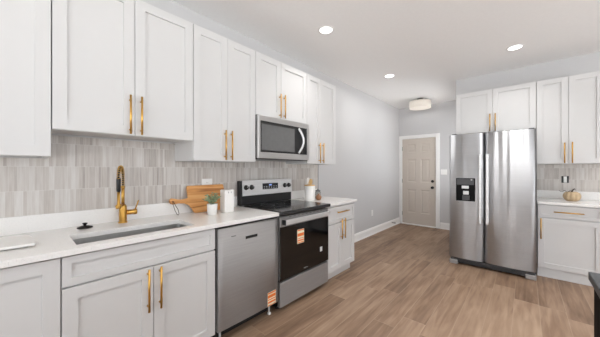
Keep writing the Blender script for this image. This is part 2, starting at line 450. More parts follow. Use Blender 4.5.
# entry door, six panels, in its casing
bm = bmesh.new()
for x0, x1, z0, z1 in ((0.004, DX0, 0, DZ+0.07), (DX1, DX1+0.075, 0, DZ+0.07)):
    box(bm, (x0, YH-0.018, z0), (x1, YH, z1), bev=0.003)
box(bm, (DX0, YH-0.018, DZ), (DX1, YH, DZ+0.07), bev=0.003)
struct('trim_1', bm, 'trim')
bm = bmesh.new()
box(bm, (DX0, YH, 0), (DX0+0.008, YH+0.1, DZ)); box(bm, (DX1-0.008, YH, 0), (DX1, YH+0.1, DZ)); box(bm, (DX0, YH, DZ-0.008), (DX1, YH+0.1, DZ))
struct('trim_2', bm, 'trim')
struct('trim_3', B((DX0+0.008, YH-0.03, 0), (DX1-0.008, YH+0.06, 0.022), bev=0.004), 'trim')   # threshold
def six_panel():
    bm = bmesh.new(); x0, x1, z0, z1 = DX0+0.011, DX1-0.011, 0.025, DZ-0.011
    yf = YH+0.014
    W = x1-x0
    cols = [(x0+0.115, x0+W/2-0.05), (x0+W/2+0.05, x1-0.115)]
    rows = [(0.28, 0.83), (1.0, 1.54), (1.70, 1.90)]
    xs = sorted({x0, x1, *[v for c in cols for v in c]}); zs = sorted({z0, z1, *[v for r in rows for v in r]})
    V = {}
    def v(x, y, z):
        k = (round(x, 5), round(y, 5), round(z, 5))
        if k not in V: V[k] = bm.verts.new((x, y, z))
        return V[k]
    for xa, xb in zip(xs, xs[1:]):
        for za, zb in zip(zs, zs[1:]):
            if (xa, xb) in cols and (za, zb) in rows:
                rr = [(0, 0), (0.018, 0.010), (0.034, 0.010), (0.05, 0.003)]
                rings = [[v(xa+i, yf+d, za+i), v(xb-i, yf+d, za+i), v(xb-i, yf+d, zb-i), v(xa+i, yf+d, zb-i)] for i, d in rr]
                for a, b in zip(rings, rings[1:]):
                    for i in range(4): bm.faces.new((a[i], a[(i+1) % 4], b[(i+1) % 4], b[i]))
                bm.faces.new(rings[-1])
            else:
                bm.faces.new((v(xa, yf, za), v(xb, yf, za), v(xb, yf, zb), v(xa, yf, zb)))
    bk = yf+0.04
    box(bm, (x0, yf+0.012, z0), (x1, bk, z1))
    bmesh.ops.recalc_face_normals(bm, faces=bm.faces[:])
    return bm
d = struct('door_1', six_panel(), 'door')
for nm, z, r in (('door_knob', 0.895, 0.028), ('deadbolt', 1.035, 0.024)):
    bm = bmesh.new(); c = (DX1-0.075, YH+0.014, z)
    if nm == 'door_knob':
        lathe(bm, [(0.03, 0.0), (0.03, -0.008), (0.012, -0.012), (0.012, -0.035), (0.024, -0.042), (0.029, -0.055), (0.022, -0.068), (0.004, -0.07)], c, 20, axis='Y')
    else:
        lathe(bm, [(0.03, 0.0), (0.03, -0.014), (0.024, -0.02)], c, 20, axis='Y'); box(bm, (c[0]-0.004, c[1]-0.035, z-0.015), (c[0]+0.004, c[1]-0.018, z+0.015))
    k = obj(nm, bm, 'knobmetal', d); k['label'] = 'dark bronze ' + nm.replace('_', ' ')
for z in (0.25, 1.03, 1.8):
    obj('hinge', B((DX0+0.004, YH+0.002, z-0.045), (DX0+0.014, YH+0.016, z+0.045)), 'gap_grey', d)

# ---------------------------------------------------------------- tile backsplashes
bm = bmesh.new()
box(bm, (0.0, -0.62, 1.018), (0.010, 0.127, 1.371)); box(bm, (0.0, 0.127, 1.018), (0.010, 0.917, 1.523))
box(bm, (0.0, 0.917, 1.018), (0.010, 1.527, 1.371)); box(bm, (0.0, 1.527, 1.018), (0.010, 2.289, 1.40)); box(bm, (0.0, 2.289, 1.018), (0.010, 2.955, 1.371))
t = thing('tile_backsplash', 'grey beige marble strip tile backsplash behind the sink and the range', 'backsplash', (0, 1.2, 1.018))
obj('tile_field', bm, 'tile_x', t)
e = obj('edge_strip', B((0.0, 2.955, 1.018), (0.014, 2.963, 1.371)), 'gap_grey', t); e['label'] = 'dark grey metal edge strip'
o = obj('tile_backsplash', B((2.398, YB-0.010, 1.018), (3.55, YB, 1.371)), 'tile_y')
tag(o, 'grey marble strip tile backsplash above the counter with the pumpkin', 'backsplash')

# ---------------------------------------------------------------- base cabinets, left wall
FR = 0.619   # door faces
def base_cabinet(u0, u1, T, name, label, layout, n=FR, toe=0.10, group=None, end=None, toein=0.07):
    c = T(((u0+u1)/2, n/2, 0)); t = thing(name, label, 'cabinet', c, group)
    bm = bmesh.new(); p = 0.018
    # carcass: side panels, bottom, back, front rails, shelf
    box(bm, (u0, 0.002, toe), (u0+p, n-0.021, 0.882), T); box(bm, (u1-p, 0.002, toe), (u1, n-0.021, 0.882), T)
    box(bm, (u0+p, 0.002, toe), (u1-p, n-0.021, toe+p), T); box(bm, (u0+p, 0.002, toe+p), (u1-p, 0.012, 0.882), T)
    box(bm, (u0+p, n-0.040, toe+p), (u1-p, n-0.021, 0.66), T); box(bm, (u0+p, n-0.040, 0.66), (u1-p, n-0.021, 0.882), T)
    obj('body', bm, 'white', t)
    obj('toe_kick', B((u0, n-0.021-toein-0.016, 0), (u1, n-0.021-toein, toe), T), 'white', t)
    for kind, a, b, z0, z1, h in layout:
        d = obj(kind, shaker(a, b, z0, z1, n, T, st=(0.036 if (z1-z0) < 0.2 else 0.06)), 'white', t)
        if h:
            hh = obj('handle', pull(*h[:3], n, T, h[3]), 'brass', d); hh['label'] = 'brass bar pull'
    return t
base_cabinet(-0.47, 0.1412, leftT, 'base_cabinet', 'white shaker base cabinet with one plain tall door, left of the sink cabinet',
             [('door', -0.47, 0.1412, 0.105, 0.874, None)])
SM = 0.549
base_cabinet(0.143, 0.955, leftT, 'sink_cabinet', 'wide white shaker sink cabinet with a false drawer front over two brass-handled doors', [
    ('drawer_front', 0.143, 0.955, 0.725, 0.874, None),
    ('door', 0.143, SM, 0.105, 0.718, (SM-0.033, 0.463, 0.713, True)),
    ('door', SM, 0.955, 0.105, 0.718, (SM+0.033, 0.463, 0.713, True))])
RB0, RB1 = 2.345, 2.948
base_cabinet(RB0, RB1, leftT, 'base_cabinet', 'narrow white base cabinet between the range and the bare wall', [
    ('drawer', RB0, RB1, 0.665, 0.860, (0.793, (RB0+RB1)/2-0.127, (RB0+RB1)/2+0.127, False)),
    ('door', RB0, (RB0+RB1)/2, 0.105, 0.658, ((RB0+RB1)/2-0.036, 0.463, 0.705, True)),
    ('door', (RB0+RB1)/2, RB1, 0.105, 0.658, ((RB0+RB1)/2+0.036, 0.463, 0.705, True))], toein=0.045)
# back wall base cabinets (front at Y = 4.24)
NB = YB - 4.24
base_cabinet(2.405, 2.935, backT, 'base_cabinet', 'white base cabinet right of the fridge, long brass pull on its drawer', [
    ('drawer', 2.405, 2.935, 0.725, 0.874, (0.800, 2.543, 2.785, False)),
    ('door', 2.405, 2.935, 0.115, 0.718, (2.434, 0.462, 0.713, True))], n=NB, toe=0.11, toein=0.0)

# ---------------------------------------------------------------- countertops
ED = 0.644; CT = 0.913; CB = 0.883
SX0, SX1, SY0, SY1 = 0.285, 0.562, 0.205, 0.835
t = thing('countertop', 'long white quartz countertop around the sink, ending at the range', 'countertop', (0.32, 0.5, CB))
bm = bmesh.new()
U0, U1 = -0.50, 1.568
V = {}
xs = [0.002, SX0, SX1, ED]; ys = [U0, SY0, SY1, U1]
def gv(i, j, k):
    if (i, j, k) not in V: V[(i, j, k)] = bm.verts.new((xs[i], ys[j], (CB, CT)[k]))
    return V[(i, j, k)]
for i in range(3):
    for j in range(3):
        if (i, j) == (1, 1): continue
        for k in (0, 1): bm.faces.new((gv(i, j, k), gv(i+1, j, k), gv(i+1, j+1, k), gv(i, j+1, k)))
for i in range(3):
    for j in (0, 3): bm.faces.new((gv(i, j, 0), gv(i+1, j, 0), gv(i+1, j, 1), gv(i, j, 1)))
    for ii in (0, 3): bm.faces.new((gv(ii, i, 0), gv(ii, i+1, 0), gv(ii, i+1, 1), gv(ii, i, 1)))
bm.faces.new((gv(1, 1, 0), gv(2, 1, 0), gv(2, 1, 1), gv(1, 1, 1))); bm.faces.new((gv(1, 2, 0), gv(2, 2, 0), gv(2, 2, 1), gv(1, 2, 1)))
bm.faces.new((gv(1, 1, 0), gv(1, 2, 0), gv(1, 2, 1), gv(1, 1, 1))); bm.faces.new((gv(2, 1, 0), gv(2, 2, 0), gv(2, 2, 1), gv(2, 1, 1)))
bmesh.ops.recalc_face_normals(bm, faces=bm.faces[:])
es = [e for e in bm.edges if e.is_manifold and e.calc_face_angle() > 0.5]
bmesh.ops.bevel(bm, geom=es, offset=0.002, segments=2, affect='EDGES')
obj('slab', bm, 'quartz', t)
obj('upstand', B((0.0, U0, CT), (0.020, U1, 1.018), bev=0.001), 'quartz', t)
t = thing('countertop', 'short white quartz countertop right of the range', 'countertop', (0.32, 2.65, CB))
obj('slab', B((0.002, 2.336, CB), (ED, 2.972, CT), bev=0.002), 'quartz', t)
obj('upstand', B((0.0, 2.336, CT), (0.020, 2.960, 1.018), bev=0.001), 'quartz', t)
t = thing('countertop', 'white quartz countertop right of the fridge, under the pumpkin', 'countertop', (3.0, 4.52, CB))
obj('slab', B((2.402, 4.215, CB), (3.55, YB-0.002, CT), bev=0.002), 'quartz', t)
obj('upstand', B((2.402, YB-0.020, CT), (3.55, YB, 1.018), bev=0.001), 'quartz', t)
base_cabinet(2.940, 3.545, backT, 'base_cabinet', 'white base cabinet at the right edge of the view', [
    ('door', 2.940, 3.545, 0.115, 0.874, None)], n=NB, toe=0.11, toein=0.0)

# ---------------------------------------------------------------- sink, faucet, stopper
bm = bmesh.new()
tk = 0.003; zb = 0.70
o_ = 0.006
def rr_ring(x0, x1, y0, y1, z, r, n=6):
    out = []
    for cx_, cy_, a0 in ((x1-r, y1-r, 0), (x0+r, y1-r, PI/2), (x0+r, y0+r, PI), (x1-r, y0+r, 3*PI/2)):
        for i in range(n+1):
            a = a0 + PI/2*i/n; out.append(bm.verts.new((cx_+r*math.cos(a), cy_+r*math.sin(a), z)))
    return out
rg = [rr_ring(SX0-o_-0.02, SX1+o_+0.012, SY0-o_-0.02, SY1+o_+0.02, CB-0.0015, 0.03),
      rr_ring(SX0-o_, SX1+o_, SY0-o_, SY1+o_, CB-0.0015, 0.02),
      rr_ring(SX0-o_+0.002, SX1+o_-0.002, SY0-o_+0.002, SY1+o_-0.002, zb+0.02, 0.02),
      rr_ring(SX0+0.012, SX1-0.012, SY0+0.012, SY1-0.012, zb, 0.02)]
for a, b in zip(rg, rg[1:]):
    for i in range(len(a)):
        f = bm.faces.new((a[i], a[(i+1) % len(a)], b[(i+1) % len(a)], b[i]))
bm.faces.new(rg[-1])
bmesh.ops.recalc_face_normals(bm, faces=bm.faces[:])
t = thing('kitchen_sink', 'long stainless steel undermount sink set in the quartz countertop', 'sink', ((SX0+SX1)/2, (SY0+SY1)/2, zb))
obj('basin', bm, 'sinksteel', t)
bm = bmesh.new(); lathe(bm, [(0.045, 0), (0.045, 0.003), (0.03, 0.004), (0.012, 0.001)], ((SX0+SX1)/2, 0.52, zb+0.0005), 24)
obj('drain', bm, 'chrome', t)

fx, fy = 0.094, 0.516
t = thing('kitchen_faucet', 'brass spring-neck pull-down kitchen faucet standing behind the sink', 'faucet', (fx, fy, CT))
bm = bmesh.new(); lathe(bm, [(0.029, 0), (0.029, 0.005), (0.024, 0.007), (0.024, 0.118), (0.018, 0.130)], (fx, fy, CT), 28)
obj('body', bm, 'brass', t)
bm = bmesh.new(); tube(bm, [(fx, fy, CT+0.128), (fx, fy, 1.175)], 0.0105, 14); lathe(bm, [(0.0135, 0), (0.0135, 0.015)], (fx, fy, 1.165), 16)
obj('riser', bm, 'brass', t)
# neck: inner hose line up, over and down
ex, ey = 0.235, 0.458
neck = [Vector((fx, fy, z)) for z in (1.180, 1.205, 1.235)]
for i in range(1, 12):
    a = PI*i/12; k = (1-math.cos(a))/2
    neck.append(Vector((fx+(ex-fx)*k, fy+(ey-fy)*k, 1.235+0.083*math.sin(a))))
neck += [Vector((ex, ey, z)) for z in (1.243, 1.236)]
bm = bmesh.new(); tube(bm, neck, 0.0055, 10); obj('hose', bm, 'coil', t)
def resample(pts, n):
    L = [0]
    for a, b in zip(pts, pts[1:]): L.append(L[-1]+(b-a).length)
    out = []
    for i in range(n):
        s = L[-1]*i/(n-1)
        for k in range(len(pts)-1):
            if s <= L[k+1]+1e-9:
                f = (s-L[k])/(L[k+1]-L[k]); out.append((pts[k].lerp(pts[k+1], f), (pts[k+1]-pts[k]).normalized())); break
    return out
rs = resample(neck, 420); side = Vector((ey-fy, -(ex-fx), 0)).normalized()
coil = []
for i, (p, d) in enumerate(rs):
    a = 2*PI*i/21.0; v = d.cross(side)
    coil.append(p + (side*math.cos(a) + v*math.sin(a))*0.0105)
bm = bmesh.new(); tube(bm, coil, 0.0022, 6); o = obj('spring', bm, 'brass', t); o['label'] = 'brass spring coil around the neck'
bm = bmesh.new(); lathe(bm, [(0.010, 0), (0.0125, 0.004), (0.0125, 0.085), (0.010, 0.095)], (ex, ey, 1.150), 18)
o = obj('spray_grip', bm, 'black', t); o['label'] = 'black spray grip'
bm = bmesh.new(); lathe(bm, [(0.014, 0), (0.016, 0.004), (0.016, 0.022), (0.009, 0.03), (0.009, 0.114)], (ex, ey, 1.036), 18)
obj('spray_head', bm, 'brass', t)
bm = bmesh.new(); tube(bm, [(fx, fy, 1.052), ((fx+ex)/2, (fy+ey)/2, 1.053), (ex, ey, 1.053)], 0.006, 8)
lathe(bm, [(0.0185, 0), (0.0185, 0.010)], (ex, ey, 1.048), 18)
obj('holder_arm', bm, 'brass', t)
bm = bmesh.new(); lathe(bm, [(0.017, 0.02), (0.017, 0.065), (0.021, 0.067), (0.021, 0.085), (0.018, 0.087)], (fx, fy, CT+0.072), 20, axis='Y')
lv = obj('valve', bm, 'brass', t)
bm = bmesh.new(); tube(bm, [(fx, fy+0.078, CT+0.088), (fx+0.003, fy+0.090, CT+0.125), (fx+0.006, fy+0.098, CT+0.155)], 0.0045, 8)
obj('lever', bm, 'brass', lv)

bm = bmesh.new(); lathe(bm, [(0.036, 0), (0.043, 0.004), (0.041, 0.008), (0.024, 0.014), (0.020, 0.016)], (0.112, 0.30, CT), 28)
t = thing('sink_stopper', 'small dark round sink stopper lying on the countertop left of the faucet', 'sink stopper', (0.112, 0.30, CT))
obj('disc', bm, 'coil', t)
bm = bmesh.new(); lathe(bm, [(0.008, 0), (0.008, 0.008), (0.014, 0.012), (0.013, 0.019), (0.004, 0.021)], (0.112, 0.30, CT+0.015), 18)
obj('knob', bm, 'knobmetal', t)

# white serving tray, front edge lifted on small feet
t = thing('serving_tray', 'white slab tray lying on the countertop at the left edge', 'tray', (0.30, -0.2, CT))
bm = bmesh.new()
a = [(0.15, -0.46), (0.452, -0.46), (0.452, 0.062), (0.40, 0.070), (0.22, 0.052), (0.16, 0.01)]
lo = [bm.verts.new((x, y, CT+0.006)) for x, y in a]; hi = [bm.verts.new((x, y, CT+0.019)) for x, y in a]
bm.faces.new(lo[::-1]); bm.faces.new(hi)
for i in range(len(a)): bm.faces.new((lo[i], lo[(i+1) % len(a)], hi[(i+1) % len(a)], hi[i]))
bmesh.ops.recalc_face_normals(bm, faces=bm.faces[:])
bmesh.ops.bevel(bm, geom=bm.edges[:], offset=0.004, segments=2, affect='EDGES')
obj('slab', bm, 'ceramic', t)
for x, y in ((0.20, -0.42), (0.42, -0.42), (0.42, 0.03), (0.25, 0.03)):
    bm = bmesh.new(); lathe(bm, [(0.010, 0), (0.010, 0.0065)], (x, y, CT), 12); obj('foot', bm, 'gap_grey', t)

# ---------------------------------------------------------------- dishwasher
t = thing('dishwasher', 'stainless steel dishwasher between the sink cabinet and the range', 'dishwasher', (0.32, 1.262, 0))
obj('tub', B((0.03, 0.968, 0.10), (0.595, 1.562, 0.868)), 'toe', t)
bm = bmesh.new()
# gently bowed front panel
N = 12; y0, y1, z0, z1 = 0.966, 1.562, 0.118, 0.866
fr = []
for i in range(N+1):
    y = y0+(y1-y0)*i/N; bow = 0.004*(1-(2*i/N-1)**2)
    fr.append((bm.verts.new((0.637+bow, y, z0)), bm.verts.new((0.637+bow, y, z1))))
bk = [(bm.verts.new((0.600, y, z0)), bm.verts.new((0.600, y, z1))) for y in (y0, y1)]
for a, b in zip(fr, fr[1:]):
    f = bm.faces.new((a[0], b[0], b[1], a[1])); f.smooth = True
bm.faces.new((bk[0][0], bk[0][1], bk[1][1], bk[1][0]))
bm.faces.new((bk[0][0], fr[0][0], fr[0][1], bk[0][1])); bm.faces.new((bk[1][0], bk[1][1], fr[-1][1], fr[-1][0]))
bm.faces.new([bk[0][1]]+[q[1] for q in fr]+[bk[1][1]]); bm.faces.new([bk[0][0], bk[1][0]]+[q[0] for q in fr][::-1])
bmesh.ops.recalc_face_normals(bm, faces=bm.faces[:])
dd = obj('door', bm, 'steel', t)
o = obj('handle_pocket', B((0.638, 1.205, 0.750), (0.6425, 1.322, 0.772), bev=0.001), 'black', dd); o['label'] = 'dark recessed slot'
obj('badge', B((0.6385, 1.075, 0.7925), (0.6400, 1.165, 0.7975)), 'gap_grey', dd)
obj('control_edge', B((0.600, 0.97, 0.866), (0.628, 1.558, 0.872)), 'black', dd)
def energy_sticker(x, y0, y1, z0, z1, parent, bands):
    s = obj('energy_sticker', B((x, y0, z0), (x+0.0012, y1, z1)), 'sticker_white', parent); s['label'] = 'cream and orange striped paper sticker'
    bm = bmesh.new(); h = z1-z0
    for a, b in bands: box(bm, (x+0.0012, y0+0.003, z0+h*a), (x+0.0018, y1-0.003, z0+h*b))
    k = obj('print', bm, 'sticker_orange', s); k['label'] = 'orange printed bands'
energy_sticker(0.6405, 1.432, 1.528, 0.120, 0.238, dd, [(0.02, 0.08), (0.2, 0.34), (0.42, 0.5), (0.58, 0.8), (0.88, 0.98)])
obj('toe_kick', B((0.50, 0.968, 0.0), (0.515, 1.562, 0.115)), 'toe', t)
for y in (1.02, 1.51):
    bm = bmesh.new(); lathe(bm, [(0.018, 0), (0.018, 0.012), (0.008, 0.014), (0.008, 0.102)], (0.57, y, 0), 12); obj('foot', bm, 'plate', t)

# ---------------------------------------------------------------- range
R0, R1 = 1.576, 2.330
t = thing('electric_range', 'freestanding stainless electric range with black oven door and glass cooktop', 'range', (0.33, (R0+R1)/2, 0))
obj('body', B((0.03, R0, 0.04), (0.598, R1, 0.885)), 'black', t)
ct = obj('cooktop', B((0.092, R0-0.001, 0.886), (0.672, R1+0.001, 0.921), bev=0.006, seg=2), 'cooktop', t)
for cx_, cy_, r in ((0.25, R0+0.20, 0.075), (0.25, R1-0.20, 0.095), (0.50, R0+0.20, 0.105), (0.50, R1-0.20, 0.08), (0.26, (R0+R1)/2, 0.05)):
    bm = bmesh.new(); lathe(bm, [(r-0.003, 0.0), (r, 0.0), (r, 0.0004), (r-0.003, 0.0004), (r-0.003, 0.0)], (cx_, cy_, 0.9212), 40, closed=False)
    obj('burner_ring', bm, 'ring', ct)
g = obj('backguard', B((0.022, R0-0.030, 0.922), (0.088, R1-0.024, 1.180), bev=0.004), 'black', t)
g['label'] = 'black backguard'
# steel control fascia, leaning back a little
bm = bmesh.new()
pr = [(0.089, 1.020), (0.101, 1.024), (0.093, 1.186), (0.060, 1.186), (0.060, 1.181), (0.089, 1.181)]
A = [bm.verts.new((x, R0-0.014, z)) for x, z in pr]; Bb = [bm.verts.new((x, R1-0.026, z)) for x, z in pr]
bm.faces.new(A); bm.faces.new(Bb[::-1])
for i in range(len(pr)): bm.faces.new((A[i], Bb[i], Bb[(i+1) % len(pr)], A[(i+1) % len(pr)]))
bmesh.ops.recalc_face_normals(bm, faces=bm.faces[:])
cp = obj('control_panel', bm, 'steel_light', t)
for y in (1.606, 1.678, 2.178, 2.245):
    bm = bmesh.new(); lathe(bm, [(0.027, 0.0), (0.027, 0.006), (0.021, 0.010), (0.019, 0.026), (0.015, 0.028)], (0.0965, y, 1.110), 20, axis='X')
    k = obj('knob', bm, 'black', cp)
    obj('pointer', B((0.1245, y-0.002, 1.110), (0.1258, y+0.002, 1.127)), 'silverprint', k)
dp = obj('display', B((0.0945, 1.830, 1.078), (0.1005, 2.065, 1.145), bev=0.001), 'display', cp)
obj('clock_digits', B((0.1005, 1.925, 1.118), (0.1010, 1.965, 1.133)), 'lit_digits', dp)
for i in range(6):
    for z in (1.088, 1.106):
        yy = 1.847+0.036*i
        obj('button', B((0.1005, yy, z), (0.1009, yy+0.014, z+0.005)), 'silverprint', dp)
# door frame in steel, black glass
dr = obj('oven_door', B((0.602, R0+0.004, 0.285), (0.640, R1-0.004, 0.868), bev=0.004), 'steel', t)
obj('door_glass', B((0.636, R0+0.004, 0.288), (0.6450, R1-0.004, 0.775), bev=0.003), 'glass_black', dr)
# handle: broad bar on two black end posts
bm = bmesh.new()
box(bm, (0.664, R0+0.035, 0.796), (0.686, R1-0.035, 0.842), bev=0.006, seg=2)
h = obj('handle', bm, 'steel_light', dr); h['label'] = 'bright steel bar handle'
for y in (R0+0.030, R1-0.044): obj('handle_post', B((0.638, y, 0.796), (0.6845, y+0.014, 0.842), bev=0.003), 'black', h)
for i in range(9): obj('vent_slot', B((0.640, R0+0.12+i*0.06, 0.856), (0.6412, R0+0.155+i*0.06, 0.860)), 'black', dr)
energy_sticker(0.6455, 1.805, 1.905, 0.580, 0.716, dr, [(0.03, 0.1), (0.16, 0.26), (0.33, 0.38), (0.5, 0.72), (0.9, 0.98)])
o = obj('round_sticker', B((0.6455, 2.168, 0.418), (0.6465, 2.208, 0.468), bev=0.0004), 'silverprint', dr); o['label'] = 'small pale sticker'
# maker's mark: small cursive-like squiggle
bm = bmesh.new()
tube(bm, [(0.6458, 1.905+0.006*i, 0.319+0.005*math.sin(i*1.7)) for i in range(11)], 0.0016, 6)
o = obj('maker_mark', bm, 'silverprint', dr); o['label'] = 'small silver maker mark'
obj('storage_drawer', B((0.602, R0+0.004, 0.045), (0.642, R1-0.004, 0.268), bev=0.004), 'steel', t)
for x in (0.08, 0.55):
    for y in (R0+0.05, R1-0.05):
        bm = bmesh.new(); lathe(bm, [(0.02, 0), (0.02, 0.015), (0.01, 0.018), (0.01, 0.041)], (x, y, 0), 12); obj('foot', bm, 'black', t)

# ---------------------------------------------------------------- upper cabinets
UP = 0.36
def upper_cabinet(u0, u1, z0, z1, T, label, splits, handles, n=UP, name='wall_cabinet'):
    c = T(((u0+u1)/2, n/2, z0)); t = thing(name, label, 'cabinet', c, None)
    p = 0.018; bm = bmesh.new(); nb = n-0.021
    box(bm, (u0+0.0005, 0.0, z0), (u0+p, nb, z1), T); box(bm, (u1-p, 0.0, z0), (u1-0.0005, nb, z1), T)
    box(bm, (u0+p, 0.0, z0+0.012), (u1-p, nb, z0+0.012+p), T); box(bm, (u0+p, 0.0, z1-p), (u1-p, nb, z1), T)
    box(bm, (u0+p, 0.0, z0+0.03), (u1-p, 0.008, z1-p), T)
    for k in (1, 2):
        zz = z0+(z1-z0)*k/3; box(bm, (u0+p, 0.008, zz), (u1-p, nb-0.02, zz+p), T)
    box(bm, (u0+p, nb-0.016, z0), (u1-p, nb, z0+0.05), T)
    for s in splits[1:-1]: box(bm, (s-0.018, nb-0.018, z0+0.05), (s+0.018, nb-0.0005, z1-p), T)
    obj('body', bm, 'white', t)
    for a, b, h in zip(splits, splits[1:], handles):
        d = obj('door', shaker(a, b, z0, z1, n, T), 'white', t)
        if h is not None:
            hh = obj('handle', pull(h[0], h[1], h[2], n, T, True), 'brass', d); hh['label'] = 'brass bar pull'
    return t
ZT = 2.442; ZB = 1.372
upper_cabinet(-0.48, 0.125, ZB, ZT, leftT, 'white single-door wall cabinet at the left edge, beside the cabinet over the sink', [-0.48, 0.125], [None])
upper_cabinet(0.127, 0.915, 1.524, ZT, leftT, 'wide white two-door wall cabinet hung higher, above the sink and faucet', [0.127, 0.521, 0.915],
              [(0.490, 1.531, 1.784), (0.554, 1.531, 1.784)])
upper_cabinet(0.917, 1.526, ZB, ZT, leftT, 'tall white two-door wall cabinet left of the microwave, above the dishwasher', [0.917, 1.2215, 1.526],
              [(1.187, 1.383, 1.637), (1.250, 1.383, 1.637)])
upper_cabinet(1.528, 2.288, 1.834, ZT, leftT, 'short white two-door wall cabinet directly above the microwave', [1.528, 1.865, 2.288],
              [(1.836, 1.841, 2.091), (1.901, 1.843, 2.091)])
upper_cabinet(2.290, 2.900, ZB, ZT, leftT, 'white two-door wall cabinet right of the microwave, last of its row', [2.290, 2.552, 2.900],
              [(2.516, 1.384, 1.634), (2.588, 1.384, 1.634)])
NU = YB - 4.48
upper_cabinet(1.500, 2.398, 1.834, ZT, backT, 'short white two-door wall cabinet above the fridge', [1.500, 1.949, 2.398],
              [(1.919, 1.842, 2.090), (1.979, 1.842, 2.090)], n=NU)
upper_cabinet(2.400, 2.975, ZB, ZT, backT, 'tall white two-door wall cabinet above the pumpkin', [2.400, 2.687, 2.975],
              [(2.652, 1.380, 1.630), (2.717, 1.380, 1.634)], n=NU)

# ---------------------------------------------------------------- microwave
m0, m1 = 1.531, 2.285
t = thing('microwave', 'stainless over-the-range microwave hung under the short cabinet', 'microwave', (0.2, (m0+m1)/2, 1.405))
obj('body', B((0.004, m0, 1.405), (0.372, m1, 1.828)), 'toe', t)
obj('vent_grille', B((0.08, m0+0.04, 1.400), (0.33, m1-0.04, 1.405)), 'gap_grey', t)
dr = obj('door', B((0.374, m0-0.008, 1.410), (0.408, m1-0.012, 1.826), bev=0.004), 'steel_micro', t)
wn_ = obj('window', B((0.405, m0+0.015, 1.470), (0.4105, m1-0.055, 1.772), bev=0.002), 'black', dr)
obj('window_glass', B((0.409, m0+0.025, 1.490), (0.4120, 2.020, 1.742)), 'micro_glass', wn_)
obj('control_panel', B((0.4095, 2.165, 1.478), (0.4118, m1-0.062, 1.765)), 'glass_black', dr)
bm = bmesh.new()
pts = []
for i in range(17):
    a = i/16; pts.append((0.413+0.042*math.sin(PI*a), 2.085+0.035*math.sin(PI*a), 1.480+0.275*a))
tube(bm, pts, 0.0125, 12)
o = obj('handle', bm, 'steel_light', dr); o['label'] = 'curved chrome handle'
bm = bmesh.new(); tube(bm, [(0.4085, 1.86+0.006*i, 1.803+0.004*math.sin(i*1.7)) for i in range(9)], 0.0013, 6)
o = obj('maker_mark', bm, 'silverprint', dr); o['label'] = 'small silver maker mark'

# ---------------------------------------------------------------- fridge
F0, FM, F1 = 1.497, 1.893, 2.393; FY = 4.03
t = thing('refrigerator', 'stainless steel side-by-side refrigerator with a black ice dispenser', 'refrigerator', ((F0+F1)/2, 4.42, 0))
obj('cabinet_body', B((F0+0.004, FY+0.078, 0.03), (F1-0.004, YB-0.03, 1.765)), 'gap_grey', t)
def fridge_door(a, b, z0=0.090, z1=1.780):
    bm = bmesh.new(); N = 20; fr = []
    for i in range(N+1):
        s = 2*i/N-1; x = a+(b-a)*i/N
        y = FY + 0.016*s*s + 0.012*abs(s)**12
        fr.append((bm.verts.new((x, y, z0)), bm.verts.new((x, y, z1))))
    bk = [(bm.verts.new((x, FY+0.074, z0)), bm.verts.new((x, FY+0.074, z1))) for x in (a, b)]
    for p, q in zip(fr, fr[1:]):
        f = bm.faces.new((p[0], q[0], q[1], p[1])); f.smooth = True
    bm.faces.new((bk[0][0], bk[0][1], bk[1][1], bk[1][0]))
    bm.faces.new((bk[0][0], fr[0][0], fr[0][1], bk[0][1])); bm.faces.new((bk[1][0], bk[1][1], fr[-1][1], fr[-1][0]))
    bm.faces.new([bk[0][1]]+[q[1] for q in fr]+[bk[1][1]]); bm.faces.new([bk[0][0], bk[1][0]]+[q[0] for q in fr][::-1])
    bmesh.ops.recalc_face_normals(bm, faces=bm.faces[:])
    return bm
dl = obj('door', fridge_door(F0, FM-0.003), 'steel_fridge', t); dl['label'] = 'narrower freezer door with ice dispenser'
dr = obj('door', fridge_door(FM+0.003, F1), 'steel_fridge', t)
for d_, x0, x1 in ((dl, 1.842, 1.872), (dr, 1.916, 1.946)):
    bm = bmesh.new()
    box(bm, (x0, FY-0.062, 0.600), (x1, FY-0.040, 1.500), bev=0.006, seg=2)
    for z in (0.615, 1.445): box(bm, (x0+0.004, FY-0.042, z), (x1-0.004, FY+0.012, z+0.04), bev=0.003)
    obj('handle', bm, 'steel_light', d_)
# dispenser
D0, D1, DZ0, DZ1 = 1.580, 1.798, 0.876, 1.184
dsp = obj('ice_dispenser', B((D0, FY-0.004, DZ0), (D1, FY+0.02, DZ1), bev=0.004), 'matte_black', dl); dsp['label'] = 'black ice and water dispenser'
def Bd(x0, x1, z0, z1, y=0.0, d=0.004): return B((x0, FY-0.004-y-d, z0), (x1, FY-0.003, z1), bev=0.001)
bm = Bd(D0+0.01, D1-0.01, 1.095, 1.172); obj('dispenser_panel', bm, 'disp_grey', dsp)
bm = Bd(D0+0.070, D1-0.070, 1.045, 1.082, 0.012); obj('nozzle', bm, 'steel_light', dsp)
bm = Bd(D0+0.085, D1-0.070, 0.965, 1.012, 0.008); obj('paddle', bm, 'steel_light', dsp)
bm = Bd(D0+0.075, D1-0.060, 0.890, 0.955, 0.002); obj('cradle', bm, 'disp_grey', dsp)
bm = Bd(D1-0.048, D1-0.030, 1.155, 1.172, 0.002); obj('round_badge', bm, 'silverprint', dsp)
bm = bmesh.new(); tube(bm, [(1.60+0.007*i, FY+0.003, 0.847+0.004*math.sin(i*1.7)) for i in range(14)], 0.0013, 6)
o = obj('maker_mark', bm, 'disp_grey', dl); o['label'] = 'small grey maker mark below the dispenser'
gr = obj('kick_grille', B((F0+0.015, FY+0.015, 0.022), (F1-0.015, FY+0.075, 0.078), bev=0.004), 'disp_grey', t)
for k in range(3): obj('slot', B((F0+0.10, FY+0.011, 0.032+0.014*k), (F1-0.13, FY+0.016, 0.037+0.014*k)), 'black', gr)
